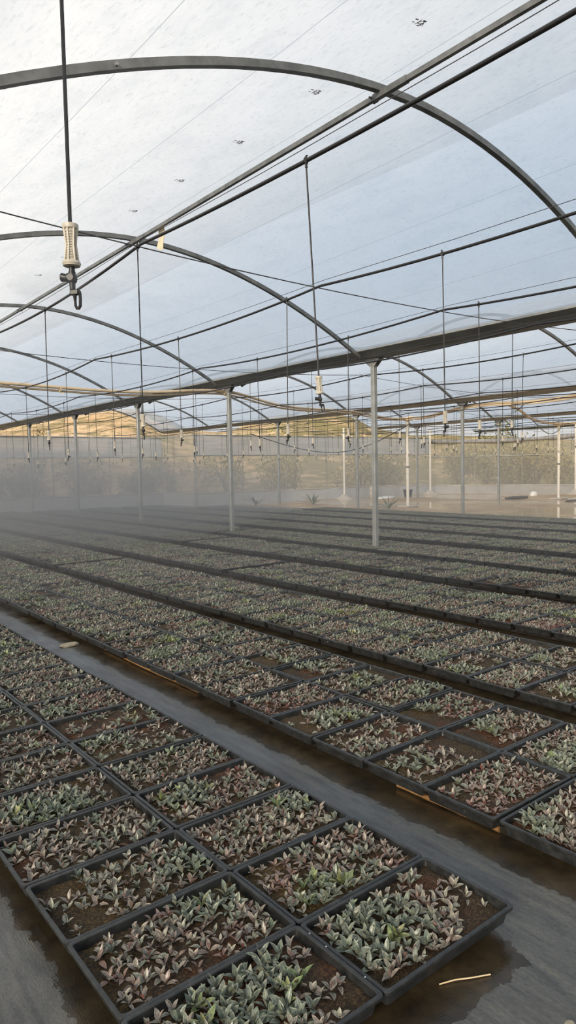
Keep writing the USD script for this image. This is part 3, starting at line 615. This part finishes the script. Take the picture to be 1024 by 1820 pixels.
for n, t in enumerate(TRAYS[:SINGLE]):
    col = 'left' if t['c'] == 0 else 'right'
    lab = f"black seedling tray in the {bedname[t['b']]}, {col} column, {nth(t['i'] - first_i[(t['b'], t['c'])])} from the near end"
    ref('seedling_tray', tray_protos[n % 3], (t['x'], t['y'], t['z']), t['a'], None, lab, 'tray', 'black seedling trays in the beds')
for b, (x0, y0, ye) in enumerate(BEDS):
    for q, side in ((.09, 'front'), (2 * COLW - .09, 'back')):
        m = MB(); ya = max(y0, min([t['y'] - .18 for t in TRAYS if t['b'] == b])); ya += .14; m.box((x0 + q, (ya + ye) / 2, .015), (.035, ye - ya, .03), bev=.006)
        tag(obj('batten', m, M['batten']), f'dark wet wooden batten carrying the {bedname[b]} along its {side} edge', 'batten')
rest = TRAYS[SINGLE:]
tp = thing('distant_trays', 'black soil-filled trays filling the far beds beyond the nearer trays', 'trays', kind='stuff')
pos = [(t['x'], t['y'], t['z']) for t in rest]; yaw = [math.radians(t['a']) for t in rest]
instancer('tray_shells', [(SHELL, M['tray'], 30)], pos, yaw, np.ones(len(rest)), np.zeros(len(rest)), tp)
instancer('soil_beds', [(s, M['soil'], True) for s in SOILS], pos, yaw, np.ones(len(rest)), [i % 3 for i in range(len(rest))], tp)

# ------------------------------------------------------------------ seedlings
def leaf(L, W, az, el, curl, fold=.45, twist=0.0, seg=5, r0=.002, z0=0.0):
    """a pointed lance-shaped blade with a folded midrib; el = angle above level at its base, curl = how much it bends over"""
    prof_w = [(.0, .16), (.18, .62), (.42, 1.0), (.68, .78), (.88, .36), (1.0, .02)][:seg + 1]
    p = np.array([r0, 0, z0]); P = []; a = el; last = 0
    for s, w in prof_w:
        ds = (s - last) * L; last = s
        a = el - curl * s
        p = p + np.array([math.cos(a), 0, math.sin(a)]) * ds
        up = np.array([-math.sin(a), 0, math.cos(a)]); side = np.array([0, 1.0, 0])
        e = w * W / 2
        sd = side * math.cos(twist * s) + up * math.sin(twist * s); un = up * math.cos(twist * s) - side * math.sin(twist * s)
        P.append([p - sd * e * math.cos(fold) + un * e * math.sin(fold), p, p + sd * e * math.cos(fold) + un * e * math.sin(fold)])
    P = np.array(P); c, s_ = math.cos(az), math.sin(az)
    P = P @ np.array([[c, s_, 0], [-s_, c, 0], [0, 0, 1]])
    return P
def leaf_uv(P):
    return np.array([[u, i / (len(P) - 1)] for i in range(len(P)) for u in (0, .5, 1)])
def rosette(seed, n, L, W, el0, el1, curl):
    r = random.Random(seed); out = []; a0 = r.random() * 6.28
    for i in range(n):
        s = i / max(1, n - 1)
        out.append(leaf(L * (1 - .35 * s) * r.uniform(.8, 1.15), W * (1 - .25 * s) * r.uniform(.85, 1.15), a0 + i * 2.4 + r.uniform(-.3, .3), el0 + (el1 - el0) * s + r.uniform(-.15, .15), curl * r.uniform(.4, 1.4) * (1 - .5 * s), r.uniform(.25, .6), r.uniform(-.6, .6), z0=.004 + .012 * s))
    return out
KINDS = []                                    # (list of leaf grids, material)
for k in range(5): KINDS.append((rosette(100 + k, 4 + k % 3, .044, .0185, .60, 1.30, .75), 'leaf_purple'))
for k in range(2): KINDS.append((rosette(200 + k, 5, .044, .017, .40, 1.15, 1.1), 'leaf_red'))
for k in range(3): KINDS.append((rosette(300 + k, 5 + k % 2, .053, .0235, .65, 1.3, .55), 'leaf_green'))
for k in range(2): KINDS.append((rosette(400 + k, 5, .058, .022, .65, 1.3, .5), 'leaf_lime'))
PUR, RED, GRN, LIM = (0, 1, 2, 3, 4), (5, 6), (7, 8, 9), (10, 11)
plant_protos, plant_mesh = [], []
for k, (lv, mn) in enumerate(KINDS):
    p = pattern(f'seedling_{"abcdefghijklmn"[k]}'); whole = MB(); uvs = []
    for P in lv:
        m = MB(); m.grid(P); obj('leaf', m, M[mn], p, smooth=True, uv=leaf_uv(P)); whole.grid(P); uvs.append(leaf_uv(P))
    plant_protos.append(p.GetPath()); plant_mesh.append((whole.mesh(), M[mn], True, np.vstack(uvs)))
def tray_plants(t, near):
    """positions and kinds of the seedlings in a tray, from fields that vary over the beds"""
    r = random.Random(t['b'] * 7919 + t['c'] * 131 + t['i'] * 17)
    nx, ny = (14, 9) if near else (14, 9) if t['d'] < 4.0 else (16, 10)
    cover = (r.uniform(.58, .88) if t['d'] < 4.5 else r.uniform(.66, 1.0)) if r.random() < .8 else r.uniform(.25, .55)
    tone = r.random(); redt = r.random() < .07
    if (t['b'], t['c'], t['i']) == (0, 1, 1): tone, cover, redt = .95, 1.0, False
    if (t['b'], t['c'], t['i']) in ((0, 1, 0), (0, 0, 0), (0, 0, 1)): cover = 1.0; redt = False
    if (t['b'], t['c'], t['i']) == (0, 1, 6): cover = .22
    if t['b'] == 1 and 4 <= t['i'] <= 9: cover = r.uniform(.34, .60)
    if (t['b'], t['c'], t['i']) == (1, 0, 3): cover, redt = 1.0, True
    cx, cy = r.uniform(-.3, .3), r.uniform(-.2, .2); gx, gy, gr = r.uniform(-.25, .25), r.uniform(-.15, .15), r.uniform(.07, .17)
    bare = r.choice((-1, 1)) if r.random() < .45 else 0
    if (t['b'], t['c'], t['i']) == (0, 1, 0): cover, tone, gx, gy, gr, bare = .88, .6, -.12, .02, .15, 1
    if (t['b'], t['c'], t['i']) == (0, 0, 0): cover, tone, gx, gy, gr, bare = .92, .6, .02, .06, .17, 1
    if (t['b'], t['c'], t['i']) == (0, 0, 1): cover, tone, gx, gy, gr, bare = .86, .93, .18, .12, .13, 0
    if (t['b'], t['c'], t['i']) == (0, 1, 1): bare = 0
    out = []
    for i in range(nx):
        for j in range(ny):
            u = ((i + .5) / nx - .5) * (TW - .07) + r.gauss(0, .009); v = ((j + .5) / ny - .5) * (TD - .07) + r.gauss(0, .009)
            u = max(-TW / 2 + .03, min(TW / 2 - .03, u)); v = max(-TD / 2 + .03, min(TD / 2 - .03, v))
            X, Y = t['x'] + u, t['y'] + v
            f = meshkit.noise(np.array([X * 4.2, Y * 4.2, .5]), 3)
            keep = cover * (1.15 if f > .3 else .7) - (.55 if bare and u * bare > .13 else 0)
            if r.random() > keep: continue
            big = meshkit.noise(np.array([X * 1.6, Y * 1.6, 9.5]), 4); green = math.hypot(u - gx, (v - gy) * 1.3) < gr * r.uniform(.8, 1.3)
            far_green = min(.5, .05 + .035 * t['d'])
            if green and (tone > .3): k = r.choice(GRN) if r.random() > (.25 if tone > .9 else .05) else r.choice(LIM); s = r.uniform(.75, 1.15)
            elif tone > .96 and r.random() < .10: k = r.choice(LIM); s = r.uniform(.6, 1.0)
            elif (redt and r.random() < .6) or r.random() < (.3 if tone > .92 else .04): k = r.choice(RED); s = r.uniform(.65, 1.05)
            elif big > .70 or r.random() < far_green: k = r.choice(GRN); s = r.uniform(.6, 1.0)
            else: k = r.choice(PUR); s = r.uniform(.7, 1.15)
            out.append((X, Y, t['z'] + .062, r.uniform(0, 6.28), s, k, r.gauss(0, .12), j))
    return out
nearest = [(0, 1, 0), (0, 0, 0), (0, 0, 1)]
tname = {(0, 1, 0): 'the near right corner tray', (0, 0, 0): 'the tray cut by the bottom edge', (0, 0, 1): 'the second tray of the left column'}
kname = ['small mauve-grey'] * 5 + ['small russet'] * 2 + ['broad silvery-green'] * 3 + ['lime-green'] * 2
P_, Y_, S_, I_, T_ = [], [], [], [], []
count = 0
for t in TRAYS:
    key = (t['b'], t['c'], t['i']); near = key in nearest
    pl = tray_plants(t, near)
    if near: pl.sort(key=lambda q: (q[7], q[0]))
    last_row, at = -1, 0
    for (x, y, z, a, s, k, tl, row) in pl:
        at = at + 1 if row == last_row else 0; last_row = row
        if near and count < 330:
            count += 1
            ref('seedling', plant_protos[k], (x, y, z), math.degrees(a), s, f'{kname[k]} seedling, {nth(row)} row, {nth(at)} from left, in {tname[key]}', 'seedling', f'seedlings in {tname[key]}', math.degrees(tl))
        else:
            P_.append((x, y, z)); Y_.append(a); S_.append(s); I_.append(k); T_.append(tl)
sd = thing('seedling_carpet', 'mauve and green seedlings filling all the trays beyond the nearest three', 'seedlings', kind='stuff')
instancer('seedlings', plant_mesh, P_, Y_, S_, I_, sd, T_)
print('trays', len(TRAYS), 'plants', len(P_), 'single', count)

# bamboo canes under the second bed, rag, straw, flake
for (y0, y1, lab) in ((1.61, 2.15, 'orange bamboo cane under the near end of the second bed'), (3.95, 5.45, 'long orange bamboo cane under the second bed beside the path')):
    m = MB(); P = [(2.332 + .006 * math.sin(y * 5), y, .016) for y in np.linspace(y0, y1, 13)]; m.tube(P, [.0105 + (.002 if i % 4 == 0 else 0) for i in range(13)], 9)
    tag(obj('bamboo_cane', m, M['bamboo'], smooth=40), lab, 'cane')
lump('rag', (2.17, 5.80, 0), (.085, .05, .028), M['rag'], 'small crumpled pale rag on the wet path by the second bed', 'rag', 21, .7)
m = MB(); m.tube([(1.50, 1.235, .004), (1.545, 1.215, .007), (1.59, 1.19, .006), (1.645, 1.165, .004)], .0022, 6); tag(obj('straw', m, M['straw'], smooth=True), 'thin dry straw lying on the dark ground cloth before the near tray', 'straw')
lump('flake', (1.655, .925, 0), (.016, .012, .006), M['rag'], 'tiny pale flake on the ground at the bottom right corner', 'flake', 30)

for fx, fy, sz in ((1.273, 1.545, .006), (1.276, 1.47, .004), (1.27, 1.39, .005), (1.278, 1.31, .0035), (1.05, 1.2345, .005)):
    lump('fleck', (fx, fy, .0905), (sz, sz * .7, .002), M['white_bag'], f'white dropping on the tray rim, {["farthest", "second farthest", "middle", "second nearest", "lowest"][(1.273, 1.276, 1.27, 1.278, 1.05).index(fx)]} of a scattered few', 'dropping', int(fx * 1000))
# spiky plants beyond the far bed edge
def agave(loc, s, label, seed):
    t = thing('spiky_plant', label, 'plant', loc); r = random.Random(seed)
    for i in range(15):
        P = leaf(.62 * s * r.uniform(.8, 1.1), .055 * s, i * 2.4 + r.random(), r.uniform(.5, 1.35), r.uniform(.3, .9), .5, 0, r0=.02); m = MB(); m.grid(P); obj('leaf', m, M['agave'], t, smooth=True, uv=leaf_uv(P))
agave((17.6, 20.6, .05), 1.0, 'spiky grey-green plant at the far end of the beds, right of the thick post', 1)
agave((16.0, 22.2, .05), .9, 'misty spiky plant left of the thick post by the back wall', 2)
agave((17.3, 16.3, .05), .9, 'spiky plant at the end of a bed beside the right-hand grey posts', 3)

# ------------------------------------------------------------------ outside: hill, bushes, trees
CREST = [(-900, 26), (-400, 34), (0, 70), (60, 84), (120, 94), (200, 104), (240, 106), (300, 88), (345, 66), (400, 64), (440, 76), (500, 86), (560, 90), (620, 84), (680, 58), (760, 50), (850, 40), (1024, 34), (1500, 30), (2200, 30)]
cx_, cy_ = zip(*CREST)
def hill_h(px, dist):
    e = np.interp(px, cx_, cy_) / 1232.3
    top = e * 95 + EYE
    s = np.clip((dist - 42) / 53.0, 0, 1); s = s * s * (3 - 2 * s)
    return -.02 + (top + .02) * s - np.clip(dist - 95, 0, 1e9) * .05
az0 = math.atan2(Fv[1], Fv[0]); P = []
for px in np.linspace(-1500, 2600, 190):
    th = az0 - math.atan((px - 512) / 1232.3) if abs(px - 512) < 1e9 else 0
    row = []
    for dist in list(np.linspace(31, 110, 60)) + [130, 180, 400]:
        x, y = dist * math.cos(th), dist * math.sin(th)
        nz = meshkit.fbm(np.array([x * .12, y * .12, 1.0]), 4, 5) - .5
        row.append((x, y, hill_h(px, dist) + nz * 1.8 * min(1, max(0, (dist - 40) / 25))))
    P.append(row)
m = MB(); m.grid(P); tag(obj('hill', m, M['hill'], smooth=True), kind='structure')
g = MB(); g.grid([[(x, y, -.03) for y in (-200, 0, 200)] for x in (-200, 0, 200)], True); tag(obj('ground', g, M['hill']), kind='structure')
def bush_mesh(seed, n, rx, rz, ls):
    r = np.random.default_rng(seed); m = MB(); ctr = r.normal(0, 1, (9, 3)) * np.array([rx * .45, rx * .45, rz * .28]) + np.array([0, 0, rz * .55])
    for i in range(n):
        c = ctr[i % 9]; d = r.normal(0, 1, 3); d /= np.linalg.norm(d); p = c + d * r.uniform(.55, 1.0) * np.array([rx * .42, rx * .42, rz * .34])
        if p[2] < .05: p[2] = .05 + r.random() * .2
        a = r.normal(0, 1, 3); a /= np.linalg.norm(a); b = np.cross(a, d); b /= (np.linalg.norm(b) + 1e-9); s = ls * r.uniform(.6, 1.3)
        m.add([p - a * s, p + b * s * .38, p + a * s, p - b * s * .38], [[0, 1, 2, 3]])
    return m.mesh()
bush_protos = []
for s in range(4):
    p = pattern(f'bush_{"abcd"[s]}'); obj('foliage', bush_mesh(50 + s, 1500, 1.2, 2.4, .085), M['bush'], p)
    m = MB(); r = random.Random(s)
    for q in range(6):
        a = q * 1.05 + r.random(); e = (math.cos(a) * r.uniform(.3, .9), math.sin(a) * r.uniform(.3, .9), r.uniform(1.3, 2.1)); m.tube([(0, 0, 0), (e[0] * .3, e[1] * .3, e[2] * .5), e], [.05, .035, .012], 6)
    obj('branches', m, M['bark'], p, smooth=True); bush_protos.append(p.GetPath())
BUSH = []
rb = random.Random(77)
for i in range(16): BUSH.append((-3 + i * 1.35 + rb.uniform(-.4, .4), 29.3 + rb.uniform(0, 1.6), rb.uniform(.72, .90), 'left'))
for i in range(8): BUSH.append((19.8 + i * 1.6 + rb.uniform(-.4, .4), 27.5 + rb.uniform(-1, 3.0), rb.uniform(.85, 1.15), 'back'))
for i in range(17): BUSH.append((30.2 + i * .42 + rb.uniform(.6, 2.6), 24.5 - i * 1.0 + rb.uniform(-.3, .3), rb.uniform(1.0, 1.25), 'right'))
cnt = {}
for i, (x, y, s, w) in enumerate(BUSH):
    j = cnt.get(w, 0); cnt[w] = j + 1
    ref('bush', bush_protos[i % 4], (x, y, -.05), rb.uniform(0, 360), s, f'olive bush outside behind the {w} net wall, {nth(j)} from the {"left" if w != "right" else "far corner"}', 'bush', f'bushes behind the {w} wall')

# ------------------------------------------------------------------ water mist drifting over the far beds
def mist_body(name, c, r, mt, label, seed):
    s = trimesh.creation.icosphere(4); v = np.array(s.vertices); v = v * (0.85 + .3 * meshkit.fbm(v * 1.4 + seed, 3, seed))[:, None] * np.array(r) + np.array(c); v[:, 2] = np.maximum(v[:, 2], .02); v[:, 1] = np.minimum(v[:, 1], np.where(v[:, 0] < 14.2, 27.0, 23.6))
    tag(obj(name, (v, s.faces), mt), label, 'mist', kind='stuff')
mist_body('mist', (4.5, 20.0, .8), (8.0, 10.0, 1.35), M['mist'], 'dense drifting water mist over the far left beds', 2)
mist_body('mist', (8.0, 15.5, .8), (10.5, 12.0, 1.6), M['mist_thin'], 'thin water mist spreading over the middle beds', 4)
m = MB(); m.lathe([(.0001, -.004), (.02, -.008), (.06, -.013), (.11, -.012), (.115, .004), (.06, .010), (.02, .004), (.0001, 0)], c=(.562, 1.452, 1.878), n=24)
tag(obj('spray', m, M['spray']), 'flat puff of water spray leaving the nearest sprinkler nozzle', 'spray', kind='stuff')
